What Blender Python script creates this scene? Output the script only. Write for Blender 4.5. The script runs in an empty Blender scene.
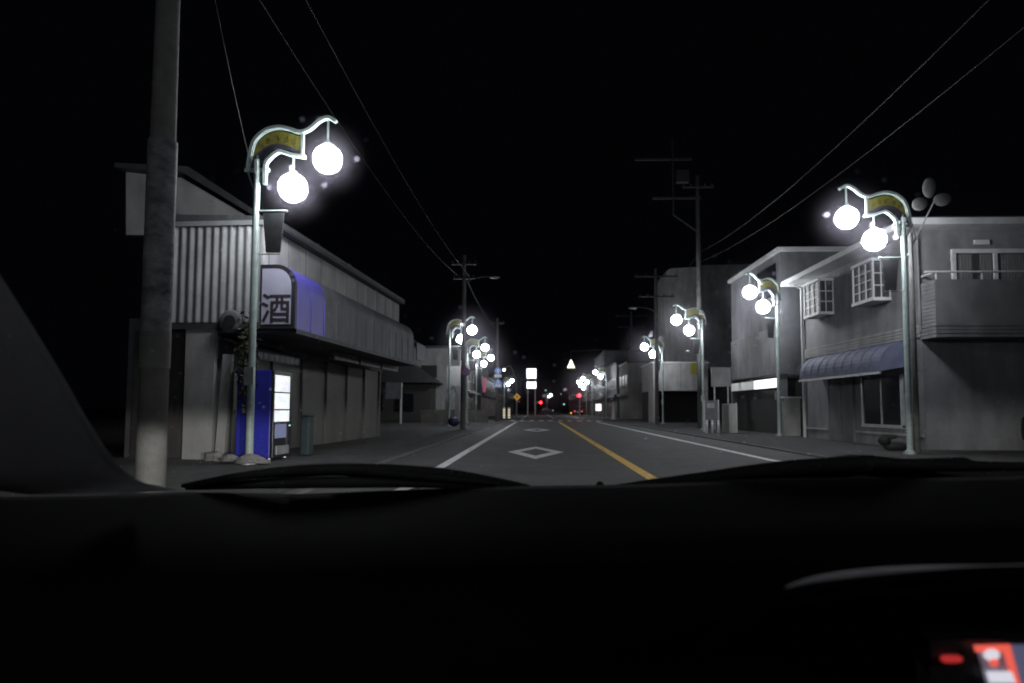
import bpy, bmesh, math, random
from mathutils import Vector, Matrix
random.seed(7)
PI = math.pi
C = bpy.context.scene.collection
SC = bpy.context.scene

# ------------------------------------------------------------------ camera
F = 683.0; PCX, PCY = 512.0, 365.4
H = 1.1
PITCH = math.radians(3.65); YAW = math.radians(2.17)
cd = bpy.data.cameras.new('camera'); cam = bpy.data.objects.new('camera', cd); C.objects.link(cam)
cd.sensor_width = 36.0; cd.lens = 36.0 * F / 1024.0
cd.shift_y = (PCY - 341.5) / 1024.0
cd.clip_start = 0.02; cd.clip_end = 3000
cam.location = (0, 0, H)
ROLL = math.radians(-0.22)
cam.rotation_euler = (Matrix.Rotation(YAW,3,'Z') @ Matrix.Rotation(PI/2+PITCH,3,'X') @ Matrix.Rotation(-ROLL,3,'Z')).to_euler()
SC.camera = cam
cd.dof.use_dof = True; cd.dof.focus_distance = 2.6; cd.dof.aperture_fstop = 4.2   # soft, hand-held night shot through the glass
CR = cam.rotation_euler.to_matrix()
def at(px, py, Y):
    d = CR @ Vector(((px-PCX)/F, (PCY-py)/F, -1.0))
    k = Y / d.y
    return Vector((d.x*k, Y, H + d.z*k))

# ------------------------------------------------------------------ night sky, exposure
w = bpy.data.worlds.new('World'); SC.world = w; w.use_nodes = True
bg = w.node_tree.nodes['Background']
bg.inputs[0].default_value = (0.62, 0.66, 1.0, 1); bg.inputs[1].default_value = 0.0012
vs = SC.view_settings
vs.view_transform = 'Standard'; vs.look = 'None'; vs.gamma = 1; vs.use_curve_mapping = False
vs.exposure = 0.0
LAMP = 80.0        # radiance of the lamp globes

# ------------------------------------------------------------------ materials
def mat(name, col, rough=0.7, var=0.25, scale=3.0, bump=0.0, metal=0.0, emit=None, es=0.0, spec=0.5, stretch=(1,1,1), dirt=0.0, coord='Object', wave=None, col2=None):
    m = bpy.data.materials.new(name); m.use_nodes = True
    nt = m.node_tree; N = nt.nodes; L = nt.links
    b = N['Principled BSDF']
    b.inputs['Roughness'].default_value = rough; b.inputs['Metallic'].default_value = metal
    b.inputs['Specular IOR Level'].default_value = spec
    tc = N.new('ShaderNodeTexCoord'); mp = N.new('ShaderNodeMapping'); mp.inputs['Scale'].default_value = stretch
    L.new(tc.outputs[coord], mp.inputs[0])
    nz = N.new('ShaderNodeTexNoise'); nz.inputs['Scale'].default_value = scale; nz.inputs['Detail'].default_value = 8; nz.inputs['Roughness'].default_value = 0.65
    L.new(mp.outputs[0], nz.inputs['Vector'])
    r = N.new('ShaderNodeValToRGB'); r.color_ramp.elements[0].position = 0.3; r.color_ramp.elements[1].position = 0.7
    a = [c*(1-var) for c in col]; z = [min(1, c*(1+var)) for c in col]
    if col2: z = list(col2)
    r.color_ramp.elements[0].color = (*a, 1); r.color_ramp.elements[1].color = (*z, 1)
    L.new(nz.outputs['Fac'], r.inputs[0])
    out = r.outputs[0]
    if dirt > 0:      # rain streaks and stains
        mp2 = N.new('ShaderNodeMapping'); mp2.inputs['Scale'].default_value = (1.5, 1.5, 0.45)
        L.new(tc.outputs[coord], mp2.inputs[0])
        n2 = N.new('ShaderNodeTexNoise'); n2.inputs['Scale'].default_value = 1.3; n2.inputs['Detail'].default_value = 6
        L.new(mp2.outputs[0], n2.inputs['Vector'])
        r2 = N.new('ShaderNodeValToRGB'); r2.color_ramp.elements[0].position = 0.35; r2.color_ramp.elements[1].position = 0.65
        r2.color_ramp.elements[0].color = (1-dirt, 1-dirt, 1-dirt, 1); r2.color_ramp.elements[1].color = (1, 1, 1, 1)
        L.new(n2.outputs['Fac'], r2.inputs[0])
        mx = N.new('ShaderNodeMix'); mx.data_type = 'RGBA'; mx.blend_type = 'MULTIPLY'; mx.inputs[0].default_value = 1
        L.new(out, mx.inputs[6]); L.new(r2.outputs[0], mx.inputs[7]); out = mx.outputs[2]
    L.new(out, b.inputs['Base Color'])
    if bump > 0:
        bp = N.new('ShaderNodeBump'); bp.inputs['Strength'].default_value = bump; bp.inputs['Distance'].default_value = 0.02
        n3 = N.new('ShaderNodeTexNoise'); n3.inputs['Scale'].default_value = scale*12; n3.inputs['Detail'].default_value = 5
        L.new(mp.outputs[0], n3.inputs['Vector']); L.new(n3.outputs['Fac'], bp.inputs['Height']); L.new(bp.outputs[0], b.inputs['Normal'])
    if emit:
        b.inputs['Emission Color'].default_value = (*emit, 1); b.inputs['Emission Strength'].default_value = es
    return m

M = {}
M['asphalt'] = mat('asphalt', (.055,.055,.056), .8, .35, .7, .6, dirt=.3)
M['ground'] = mat('side_ground', (.05,.05,.048), .95, .35, .8, .4)
M['pavement'] = mat('pavement', (.042,.042,.041), .9, .5, .9, .6, dirt=.35)
M['kerb'] = mat('kerb_stone', (.10,.10,.097), .9, .3, 3, .4)
M['white_line'] = mat('white_paint_worn', (.62,.62,.62), .6, .3, 6, .2, col2=(.85,.85,.84))
M['diamond'] = mat('diamond_paint_worn', (.62,.62,.62), .6, .3, 7, .2, col2=(.85,.85,.84))
M['yellow_line'] = mat('yellow_paint_worn', (.80,.46,.03), .6, .2, 5, .2, col2=(.92,.56,.04))
M['concrete_pole'] = mat('concrete_pole', (.15,.15,.147), .9, .25, 4, .3, dirt=.2)
M['lamp_paint'] = mat('pale_green_paint', (.27,.33,.315), .5, .2, 6, .05)
M['galv'] = mat('galvanised_steel', (.4,.41,.42), .45, .2, 5, metal=.5)
M['sign_yellow'] = mat('sign_yellow', (.22,.21,.035), .5, .3, 9)
M['sign_purple'] = mat('sign_purple', (.07,.07,.11), .5, .2, 9)
M['ink'] = mat('dark_ink', (.05,.035,.02), .6, .1, 3)
M['maroon'] = mat('maroon_ink', (.014,.006,.014), .8, .1, 3)
M['globe'] = mat('lamp_globe', (.9,.9,.9), .4, .02, 3, emit=(.93,.95,1.0), es=LAMP)
M['banner'] = mat('grey_banner', (.045,.048,.053), .8, .3, 6)
M['corrugated'] = mat('corrugated_steel', (.33,.34,.345), .5, .18, 2, metal=.1, dirt=.35)
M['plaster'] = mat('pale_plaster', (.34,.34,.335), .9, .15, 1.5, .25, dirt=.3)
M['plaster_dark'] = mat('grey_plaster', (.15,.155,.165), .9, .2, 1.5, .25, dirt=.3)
M['house_wall'] = mat('grey_house_siding', (.21,.213,.222), .85, .25, .9, .2, dirt=.35)
M['house_white'] = mat('white_trim', (.62,.63,.64), .6, .1, 4, dirt=.2)
M['roof'] = mat('roof_sheet', (.06,.062,.066), .6, .3, 3, .1, metal=.2)
M['dark_wood'] = mat('dark_boarding', (.05,.048,.045), .85, .35, 3, .3, stretch=(6,6,1))
M['shutter'] = mat('roller_shutter', (.15,.147,.138), .65, .12, 2, metal=.1, dirt=.2)
M['blue_panel'] = mat('blue_violet_panel', (.10,.085,.42), .45, .15, 3, dirt=.2)
M['grey_panel'] = mat('grey_fascia_panel', (.13,.13,.145), .6, .2, 3, dirt=.45)
M['panel_light'] = mat('lavender_sign_face', (.30,.30,.38), .5, .08, 3)
M['black_frame'] = mat('black_frame', (.012,.012,.015), .5, .2, 3)
M['blue_cloth'] = mat('blue_awning_cloth', (.135,.15,.235), .75, .2, 3, .1, dirt=.25)
M['glass_pane'] = mat('net_curtained_glass', (.045,.047,.05), .6, .5, 2, stretch=(3,3,.6))
M['glass_far'] = mat('dull_far_glass', (.02,.02,.022), .5, .2, 2)
M['glass_dark'] = mat('dark_glass', (.012,.014,.018), .08, .2, 2)
M['curtain'] = mat('curtain', (.14,.14,.14), .9, .3, 3, stretch=(8,8,1))
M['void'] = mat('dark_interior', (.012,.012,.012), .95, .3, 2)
M['vend_blue'] = mat('blue_enamel', (.03,.035,.36), .35, .08, 2, dirt=.1)
M['vend_black'] = mat('black_enamel', (.015,.016,.02), .3, .1, 2)
M['hedge'] = mat('leaf', (.05,.075,.03), .8, .4, 8)
M['dry_leaf'] = mat('dry_leaf', (.05,.055,.028), .8, .4, 8)
M['stone'] = mat('rough_stone', (.16,.155,.15), .95, .3, 4, .8)
M['block'] = mat('block_wall', (.17,.165,.155), .95, .25, 2, .5, dirt=.3)
M['rubber'] = mat('rubber', (.012,.012,.012), .8, .2, 5)
M['wire'] = mat('cable', (.012,.012,.013), .6, .1, 5)
M['car_black'] = mat('black_car_paint', (.01,.011,.014), .2, .1, 3)
M['car_white'] = mat('white_car_paint', (.3,.3,.3), .3, .05, 3)
M['chrome'] = mat('chrome', (.6,.6,.6), .15, .05, 3, metal=1)
M['dash'] = mat('dash_plastic', (.0025,.0025,.0035), .85, .15, 30, .12, spec=.06)
M['dash_glint'] = mat('dash_glint', (.5,.5,.52), .5, .1, 5)  # pale colour stands in for a glint on the dark hood edge
M['pillar'] = mat('pillar_trim', (.115,.115,.12), .9, .08, 12, .1, spec=.15)
M['red_sign'] = mat('red_reflective', (.6,.05,.05), .4, .1, 4)
M['blue_sign'] = mat('blue_reflective', (.10,.28,.75), .4, .1, 4)
M['white_sign'] = mat('white_reflective', (.75,.75,.76), .4, .05, 4)
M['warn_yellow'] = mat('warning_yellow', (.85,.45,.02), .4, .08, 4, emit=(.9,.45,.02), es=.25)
def glow(name, col, s): return mat(name, tuple(min(.8, c) for c in col), .5, .03, 4, emit=col, es=s)
M['e_white'] = glow('lit_white_acrylic', (.93,.93,1.0), 2.2)
M['e_shop'] = glow('lit_shop_interior', (.95,1.0,.98), 1.6)
M['e_shop_dim'] = glow('dim_lit_interior', (.85,.9,.85), .13)
M['e_red'] = glow('red_signal_lens', (1,.004,.006), 75)
M['e_red_dim'] = glow('red_lens', (1,.03,.05), 1.2)
M['e_green'] = glow('green_lens', (.45,.95,.75), .9)
M['e_orange'] = glow('orange_lens', (1,.42,.04), 2.0)
M['e_warm'] = glow('warm_window', (1,.88,.6), .5)
M['e_tri'] = glow('lit_triangle', (.95,1,.8), 2.2)
M['e_pink'] = glow('pink_sign', (.8,.15,.3), .06)
M['e_head'] = glow('headlight_lens', (1,.97,.9), 4)
M['e_dashred'] = glow('dash_red', (.85,.05,.05), .42)
M['e_gauge'] = glow('gauge_orange_red', (.95,.13,.09), .85)
M['e_icon'] = glow('gauge_icon', (.85,.85,.95), .75)
M['e_gblue'] = glow('gauge_blue_grey', (.22,.25,.42), .28)
M['e_gback'] = glow('gauge_back', (.3,.3,.38), .09)

# drink display of the vending machine: bottles in rows read as coloured blotches
def drink_mat():
    m = mat('drink_display', (.6,.6,.6), .4, .1, 4)
    N = m.node_tree.nodes; L = m.node_tree.links; b = N['Principled BSDF']
    tc = N.new('ShaderNodeTexCoord'); v = N.new('ShaderNodeTexVoronoi'); v.inputs['Scale'].default_value = 11
    L.new(tc.outputs['Object'], v.inputs['Vector'])
    hs = N.new('ShaderNodeHueSaturation'); hs.inputs['Saturation'].default_value = .55; hs.inputs['Value'].default_value = 1
    L.new(v.outputs['Color'], hs.inputs['Color'])
    mx = N.new('ShaderNodeMix'); mx.data_type = 'RGBA'; mx.inputs[0].default_value = .55
    L.new(hs.outputs[0], mx.inputs[6]); mx.inputs[7].default_value = (.9,.95,1,1)
    L.new(mx.outputs[2], b.inputs['Emission Color']); b.inputs['Emission Strength'].default_value = 1.1
    return m
M['drinks'] = drink_mat()

def windscreen_mat():
    m = bpy.data.materials.new('windscreen_glass'); m.use_nodes = True
    N = m.node_tree.nodes; L = m.node_tree.links
    for n in list(N): N.remove(n)
    out = N.new('ShaderNodeOutputMaterial')
    tr = N.new('ShaderNodeBsdfTransparent'); tr.inputs[0].default_value = (.97,.98,.98,1)
    rf = N.new('ShaderNodeBsdfRefraction'); rf.inputs['Roughness'].default_value = .55; rf.inputs['IOR'].default_value = 1.06
    tl = N.new('ShaderNodeBsdfTranslucent'); tl.inputs[0].default_value = (.9,.9,.95,1)
    m1 = N.new('ShaderNodeMixShader'); m2 = N.new('ShaderNodeMixShader')
    m1.inputs[0].default_value = 0.02
    ge = N.new('ShaderNodeNewGeometry'); L.new(ge.outputs['Incoming'], rf.inputs['Normal'])   # film of dirt: scatters light forward
    L.new(tr.outputs[0], m1.inputs[1]); L.new(rf.outputs[0], m1.inputs[2])
    # specks of dried rain
    tc = N.new('ShaderNodeTexCoord'); v = N.new('ShaderNodeTexVoronoi'); v.inputs['Scale'].default_value = 85
    L.new(tc.outputs['Object'], v.inputs['Vector'])
    lt = N.new('ShaderNodeMapRange'); lt.inputs['From Min'].default_value = .17; lt.inputs['From Max'].default_value = .06
    lt.inputs['To Min'].default_value = 0; lt.inputs['To Max'].default_value = 1
    L.new(v.outputs['Distance'], lt.inputs['Value'])
    sep = N.new('ShaderNodeSeparateColor'); L.new(v.outputs['Color'], sep.inputs[0])
    gt = N.new('ShaderNodeMath'); gt.operation = 'GREATER_THAN'; gt.inputs[1].default_value = .6; L.new(sep.outputs[0], gt.inputs[0])
    mu = N.new('ShaderNodeMath'); mu.operation = 'MULTIPLY'; L.new(lt.outputs[0], mu.inputs[0]); L.new(gt.outputs[0], mu.inputs[1])
    mk = N.new('ShaderNodeMath'); mk.operation = 'MULTIPLY_ADD'; mk.inputs[1].default_value = .95; mk.inputs[2].default_value = .012
    L.new(mu.outputs[0], mk.inputs[0]); L.new(mk.outputs[0], m1.inputs[0]); rf.inputs[0].default_value = (.88,.85,1,1)
    N.remove(tl); N.remove(m2)
    L.new(m1.outputs[0], out.inputs[0])
    return m
M['windscreen'] = windscreen_mat()

# ------------------------------------------------------------------ mesh builder
class MB:
    def __init__(s): s.v = []; s.f = []
    def face(s, pts):
        i = len(s.v); s.v += [tuple(p) for p in pts]; s.f.append(tuple(range(i, i+len(pts)))); return s
    def box(s, x0, x1, y0, y1, z0, z1, mtx=None):
        if x0 > x1: x0, x1 = x1, x0
        if y0 > y1: y0, y1 = y1, y0
        p = [(x0,y0,z0),(x1,y0,z0),(x1,y1,z0),(x0,y1,z0),(x0,y0,z1),(x1,y0,z1),(x1,y1,z1),(x0,y1,z1)]
        if mtx: p = [tuple(mtx @ Vector(q)) for q in p]
        i = len(s.v); s.v += p
        for f in ((0,3,2,1),(4,5,6,7),(0,1,5,4),(1,2,6,5),(2,3,7,6),(3,0,4,7)): s.f.append(tuple(i+k for k in f))
        return s
    def prism(s, prof, d0, d1, axis='y'):
        """closed outline extruded along an axis; outline points are the other two coordinates in order"""
        def mk(a, b, d): return {'y': (a, d, b), 'x': (d, a, b), 'z': (a, b, d)}[axis]
        n = len(prof); i = len(s.v)
        s.v += [mk(a, b, d0) for a, b in prof] + [mk(a, b, d1) for a, b in prof]
        s.f.append(tuple(i+k for k in range(n))); s.f.append(tuple(i+n+k for k in reversed(range(n))))
        for k in range(n):
            j = (k+1) % n; s.f.append((i+k, i+n+k, i+n+j, i+j))
        return s
    def tube(s, pts, rad, seg=10, caps=True):
        pts = [Vector(p) for p in pts]; n = len(pts); rad = rad if isinstance(rad, (list, tuple)) else [rad]*n
        base = len(s.v); up = None
        for k, p in enumerate(pts):
            t = (pts[min(k+1, n-1)] - pts[max(k-1, 0)]).normalized()
            if up is None: up = Vector((0,0,1)) if abs(t.z) < .9 else Vector((1,0,0))
            a = t.cross(up).normalized(); b = a.cross(t).normalized(); up = b
            for q in range(seg):
                th = 2*PI*q/seg; s.v.append(tuple(p + a*rad[k]*math.cos(th) + b*rad[k]*math.sin(th)))
        for k in range(n-1):
            for q in range(seg):
                r = (q+1) % seg
                s.f.append((base+k*seg+q, base+k*seg+r, base+(k+1)*seg+r, base+(k+1)*seg+q))
        if caps:
            s.f.append(tuple(base+q for q in range(seg))); s.f.append(tuple(base+(n-1)*seg+q for q in reversed(range(seg))))
        return s
    def lathe(s, prof, c=(0,0,0), seg=16):
        base = len(s.v); n = len(prof)
        for r, z in prof:
            for q in range(seg):
                th = 2*PI*q/seg; s.v.append((c[0]+r*math.cos(th), c[1]+r*math.sin(th), c[2]+z))
        for k in range(n-1):
            for q in range(seg):
                r = (q+1) % seg; s.f.append((base+k*seg+q, base+k*seg+r, base+(k+1)*seg+r, base+(k+1)*seg+q))
        return s
    def ball(s, c, r, seg=14, rings=9, sc=(1,1,1)):
        pr = [(max(1e-4, r*math.sin(PI*k/rings)), -r*math.cos(PI*k/rings)) for k in range(rings+1)]
        base = len(s.v); s.lathe(pr, (0,0,0), seg)
        for i in range(base, len(s.v)):
            x, y, z = s.v[i]; s.v[i] = (c[0]+x*sc[0], c[1]+y*sc[1], c[2]+z*sc[2])
        return s
    def strip(s, path, wid, y0, y1):
        """flat band following an (x, z) path, thickness wid in the xz plane, from y0 to y1"""
        L_, R_ = [], []
        n = len(path)
        for k in range(n):
            a = Vector(path[max(k-1,0)]); b = Vector(path[min(k+1,n-1)]); t = (b-a).normalized(); nn = Vector((-t.y, t.x))
            p = Vector(path[k]); L_.append(p+nn*wid/2); R_.append(p-nn*wid/2)
        for k in range(n-1):
            q = [(L_[k],y0),(L_[k+1],y0),(R_[k+1],y0),(R_[k],y0),(L_[k],y1),(L_[k+1],y1),(R_[k+1],y1),(R_[k],y1)]
            i = len(s.v); s.v += [(p.x, y, p.y) for p, y in q]
            for f in ((0,1,2,3),(7,6,5,4),(0,4,5,1),(3,2,6,7)): s.f.append(tuple(i+j for j in f))
            if k == 0: s.f.append((i, i+3, i+7, i+4))
            if k == n-2: s.f.append((i+1, i+5, i+6, i+2))
        return s
    def build(s, name, m, parent=None, label=None, smooth=False, bevel=0):
        me = bpy.data.meshes.new(name); me.from_pydata(s.v, [], s.f)
        bm = bmesh.new(); bm.from_mesh(me); bmesh.ops.remove_doubles(bm, verts=bm.verts, dist=1e-5)
        if bevel: bmesh.ops.bevel(bm, geom=[e for e in bm.edges], offset=bevel, segments=2, affect='EDGES', profile=.5)
        bmesh.ops.recalc_face_normals(bm, faces=bm.faces); bm.to_mesh(me); bm.free()
        if smooth:
            for p in me.polygons: p.use_smooth = True
        me.materials.append(M[m] if isinstance(m, str) else m)
        o = bpy.data.objects.new(name, me); C.objects.link(o)
        if parent: o.parent = parent
        if label: o['label'] = label
        return o

def crv(pts, n=6):
    """smooth curve through points (Catmull-Rom)"""
    out = []; P = [Vector(p) for p in pts]
    for i in range(len(P)-1):
        p0, p1, p2, p3 = P[max(i-1,0)], P[i], P[i+1], P[min(i+2,len(P)-1)]
        for k in range(n):
            t = k/n; out.append(.5*((2*p1)+(p2-p0)*t+(2*p0-5*p1+4*p2-p3)*t*t+(3*p1-p0-3*p2+p3)*t**3))
    out.append(P[-1]); return out

def thing(name, label, cat, loc=(0,0,0), rz=0, group=None):
    o = bpy.data.objects.new(name, None); C.objects.link(o); o.empty_display_size = .2
    o.location = loc; o.rotation_euler = (0,0,rz); o['label'] = label; o['category'] = cat
    if group: o['group'] = group
    return o
def tag(o, label, cat, group=None):
    o['label'] = label; o['category'] = cat
    if group: o['group'] = group
    return o
def struct(o): o['kind'] = 'structure'; return o
def copy_tree(o, parent=None):
    c = o.copy(); C.objects.link(c); c.parent = parent
    for ch in list(o.children): copy_tree(ch, c)
    return c
def text_obj(name, s, size, m, parent, loc, rot, ext=.004, off=0.0):
    cu = bpy.data.curves.new(name, 'FONT'); cu.body = s; cu.size = size; cu.extrude = ext; cu.offset = off
    cu.align_x = 'CENTER'; cu.align_y = 'CENTER'
    t = bpy.data.objects.new(name, cu); C.objects.link(t)
    bpy.context.view_layer.update()
    dg = bpy.context.evaluated_depsgraph_get(); me = bpy.data.meshes.new_from_object(t.evaluated_get(dg))
    bpy.data.objects.remove(t)
    me.materials.clear(); me.materials.append(M[m])
    o = bpy.data.objects.new(name, me); C.objects.link(o); o.parent = parent; o.location = loc; o.rotation_euler = rot
    return o

# ------------------------------------------------------------------ ground, road, pavements, markings
struct(MB().box(-400, 400, -60, 900, -.4, -.01).build('ground', 'ground'))
struct(MB().face([(-3.0,-20,0),(6.5,-20,0),(6.5,600,0),(-3.0,600,0)]).build('road', 'asphalt'))
KERB_L, KERB_R = -3.0, 6.5
def pav(name, x0, x1, y0, y1):
    struct(MB().box(x0, x1, y0, y1, -.2, .03).build(name, 'pavement'))
pav('pavement_left', -30, KERB_L-.15, -20, 60); pav('pavement_right', KERB_R+.15, 30, -20, 60)
pav('pavement_left_far', -30, KERB_L-.15, 72, 500); pav('pavement_right_far', KERB_R+.15, 30, 72, 500)
def kerb(name, x0, y0, y1):
    mb = MB(); y = y0
    while y < y1:
        mb.box(x0, x0+.15, y, min(y+.594, y1), -.2, .045); y += .6 if y < 60 else 6
        if y > 60 and y < y1 and y+6 > y1: mb.box(x0, x0+.15, y, y1, -.2, .045); break
    struct(mb.build(name, 'kerb'))
kerb('kerb_left', KERB_L-.15, -5, 60); kerb('kerb_right', KERB_R, -5, 60)
struct(MB().box(KERB_L-.15, KERB_L, 72, 500, -.2, .045).build('kerb_left_far', 'kerb'))
struct(MB().box(KERB_R, KERB_R+.15, 72, 500, -.2, .045).build('kerb_right_far', 'kerb'))
def sheet(name, x0, x1, y0, y1, m, z=.005):
    mb = MB(); n = max(1, int((y1-y0)/3))
    for k in range(n):
        a = y0+(y1-y0)*k/n; b = y0+(y1-y0)*(k+1)/n; mb.face([(x0,a,z),(x1,a,z),(x1,b,z),(x0,b,z)])
    return struct(mb.build(name, m))
sheet('edge_line_left', -1.92, -1.73, -5, 60, 'white_line'); sheet('edge_line_right', 5.01, 5.20, -5, 60, 'white_line')
sheet('centre_line', 1.72, 1.92, -5, 58, 'yellow_line')
sheet('edge_line_left_far', -1.90, -1.75, 76, 400, 'white_line'); sheet('edge_line_right_far', 5.03, 5.18, 76, 400, 'white_line')
sheet('centre_line_far', 1.745, 1.905, 78, 400, 'white_line')
def diamond(name, cx, cy, hw, hl, t=.23):
    mb = MB(); z = .006
    o = [(cx,cy-hl),(cx+hw,cy),(cx,cy+hl),(cx-hw,cy)]; k = .30 * 1.0
    sx = (hw-t*1.35)/hw
    i_ = [(cx,cy-hl*sx),(cx+hw*sx,cy),(cx,cy+hl*sx),(cx-hw*sx,cy)]
    for a in range(4):
        b = (a+1) % 4; mb.face([(o[a][0],o[a][1],z),(o[b][0],o[b][1],z),(i_[b][0],i_[b][1],z),(i_[a][0],i_[a][1],z)])
    struct(mb.build(name, 'diamond'))
diamond('road_diamond', -.05, 17.6, .72, 2.5); diamond('road_diamond_far', -.05, 36, .72, 2.5)
mb = MB()
for k in range(10): mb.face([(-2.6+k*.9,63,.005),(-2.15+k*.9,63,.005),(-2.15+k*.9,66.5,.005),(-2.6+k*.9,66.5,.005)])
struct(mb.build('zebra_crossing', 'white_line'))
struct(MB().face([(-1.7,60.5,.005),(1.7,60.5,.005),(1.7,60.95,.005),(-1.7,60.95,.005)]).build('stop_line', 'white_line'))

# ------------------------------------------------------------------ street lamps
LS = .943
def make_lamp():
    t = thing('street_lamp', 'x', 'street lamp', (0,0,0), 0, 'twin globe street lamps along the road')
    ZT = 5.92
    MB().lathe([(.001,0),(.13,0),(.13,.05),(.085,.09),(.075,.12),(.07,1.2),(.062,ZT),(.03,ZT+.02),(.02,ZT+.09),(.001,ZT+.1)], seg=14).build('pole', 'lamp_paint', t, smooth=True)
    cb = MB().box(-.24,.24,-.035,.035,ZT-.24,ZT-.17).box(-.03,.03,-.07,.07,ZT-.28,ZT-.02)
    cb.tube([(-.2,0,ZT-.2),(0,0,ZT-.75)], .014, 6).build('crossbar', 'lamp_paint', t)
    def q(l): return [(u*1.05*LS, ZT+v*LS) for u, v in l]
    outer = crv([Vector(p) for p in q([(-.17,-.22),(-.17,-.05),(-.08,.38),(.13,.61),(.39,.69),(.62,.65),(.82,.58),(.95,.60),(1.07,.67),(1.22,.81),(1.40,.88),(1.56,.79)])])
    lower = crv([Vector(p) for p in q([(.165,-.52),(.165,-.13),(.25,.03),(.42,.17),(.57,.14),(.71,.09),(.96,.05)])])
    MB().strip(outer, .06, -.05, .05).build('upper_arm', 'lamp_paint', t)
    MB().strip(lower, .06, -.05, .05).build('lower_arm', 'lamp_paint', t)
    MB().box(.945*LS-.025,.945*LS+.025,-.03,.03,ZT+.09*LS,ZT+.56*LS).build('strut', 'lamp_paint', t)
    # curved name plate between the two arms
    up = crv([Vector(p) for p in q([(-.06,.20),(.03,.40),(.2,.54),(.42,.60),(.62,.56),(.80,.50),(.90,.50)])])
    mid = crv([Vector(p) for p in q([(-.10,.02),(.02,.16),(.2,.30),(.42,.33),(.62,.28),(.80,.20),(.90,.16)])])
    lo = crv([Vector(p) for p in q([(-.13,-.16),(.10,-.05),(.22,.17),(.42,.25),(.60,.21),(.76,.15),(.90,.12)])])
    def ribbon(a, b, h):
        mb = MB()
        for k in range(len(a)-1):
            for y in (-h, h): mb.face([(a[k].x,y,a[k].y),(a[k+1].x,y,a[k+1].y),(b[k+1].x,y,b[k+1].y),(b[k].x,y,b[k].y)])
            mb.face([(a[k].x,-h,a[k].y),(a[k+1].x,-h,a[k+1].y),(a[k+1].x,h,a[k+1].y),(a[k].x,h,a[k].y)])
            mb.face([(b[k].x,-h,b[k].y),(b[k+1].x,-h,b[k+1].y),(b[k+1].x,h,b[k+1].y),(b[k].x,h,b[k].y)])
        for k in (0, len(a)-1): mb.face([(a[k].x,-h,a[k].y),(a[k].x,h,a[k].y),(b[k].x,h,b[k].y),(b[k].x,-h,b[k].y)])
        return mb
    sp = ribbon(up, mid, .012).build('sign_plate', 'sign_yellow', t)
    ribbon(mid, lo, .010).build('plate_band', 'sign_purple', sp)
    mk = MB(); rnd = random.Random(3)
    for (u, v) in [(.08,.30),(.24,.41),(.41,.46),(.58,.43),(.75,.36)]:
        for k in range(5):
            a = u+rnd.uniform(-.055,.055); b = v+rnd.uniform(-.07,.03)
            if k % 2: l, h = rnd.uniform(.04,.09), .009
            else: l, h = .009, rnd.uniform(.05,.11)
            for y0, y1 in ((-.0155,-.0125),(.0125,.0155)): mk.box((a-l/2)*LS,(a+l/2)*LS,y0,y1,ZT+(b-h/2)*LS,ZT+(b+h/2)*LS)
    mk.build('lettering', 'ink', sp)
    for (u, v, top) in ((1.47,.0,.87),(.76,-.60,.09)):
        MB().tube([(u*LS,0,ZT+top*LS),(u*LS,0,ZT+(v+.30)*LS)], .02, 8).build('hanger', 'lamp_paint', t)
        g = MB().ball((u*LS,0,ZT+v*LS), .285, 10, 7, (1,1,.97)).build('globe', 'globe', t)
        MB().lathe([(.001,0),(.09,0),(.07,.06),(.001,.03)], (u*LS,0,ZT+v*LS+.27), 10).build('cap', 'lamp_paint', g)
    MB().tube([(0,0,4.9),(.62,0,4.9)], .022, 8).build('banner_bracket', 'lamp_paint', t)
    MB().tube([(0,0,4.05),(.5,0,4.05)], .012, 6).build('banner_bracket', 'lamp_paint', t)
    mb = MB(); mb.prism([(.14,4.86),(.56,4.86),(.50,4.08),(.22,4.08)], -.015, .015)
    mb.build('banner', 'banner', t)
    MB().box(-.09,.09,-.13,-.07,1.5,1.85).build('switch_box', 'galv', t)
    MB().lathe([(.001,0),(.16,0),(.16,.03),(.001,.03)], (0,0,0), 12).build('base_plate', 'galv', t)
    return t
lamp0 = make_lamp()
def gX(px, Z): p = at(px, 409, Z); return p.x
lamps = [
 (gX(250.5,12.9),12.9,0,'left kerb lamp with two globes, nearest one, beside the blue vending machine'),
 (gX(449,41.8),41.8,0,'left kerb lamp next to a concrete pole, in front of the white hanging board'),
 (gX(467,53.7),53.7,0,'left kerb lamp just behind the round no-parking sign'),
 (gX(476,64.7),64.7,0,'left kerb lamp in front of the pale shop row, fourth along the left side'),
 (gX(504,118),118,0,'small far left lamp beside the yellow diamond sign'),
 (gX(909,17.3),17.3,PI,'right kerb lamp in front of the grey house with balcony, nearest on that side'),
 (gX(779,28.9),28.9,PI+.4,'right kerb lamp between the blue awning and the lit shop opening'),
 (gX(703.5,37.1),37.1,PI,'right kerb lamp beside the tall utility pole and white notice board'),
 (gX(663,53.3),53.3,PI,'right kerb lamp in front of the white garage'),
 (gX(606,90),90,PI,'right lamp beyond the crossing, above the small square lit sign'),
 (gX(592,109),109,PI,'far right lamp, first behind the one above the square lit sign'),
 (gX(586.5,123),123,PI,'far right lamp, middle of the cluster above the red signal'),
 (gX(587,141),141,PI,'far right lamp, farthest of the cluster above the red signal'),
 (-5.6,-9,0,'left kerb lamp added behind the car, out of view, as fill light'),  # this lamp and the next are added, unseen, to brighten walls facing the camera
 (9.8,-5,PI,'right kerb lamp added behind the car, out of view, as fill light'),
 (gX(547,236),236,0,'tiny distant lamp in the middle of the view, between the two red signals'),
]
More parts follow.
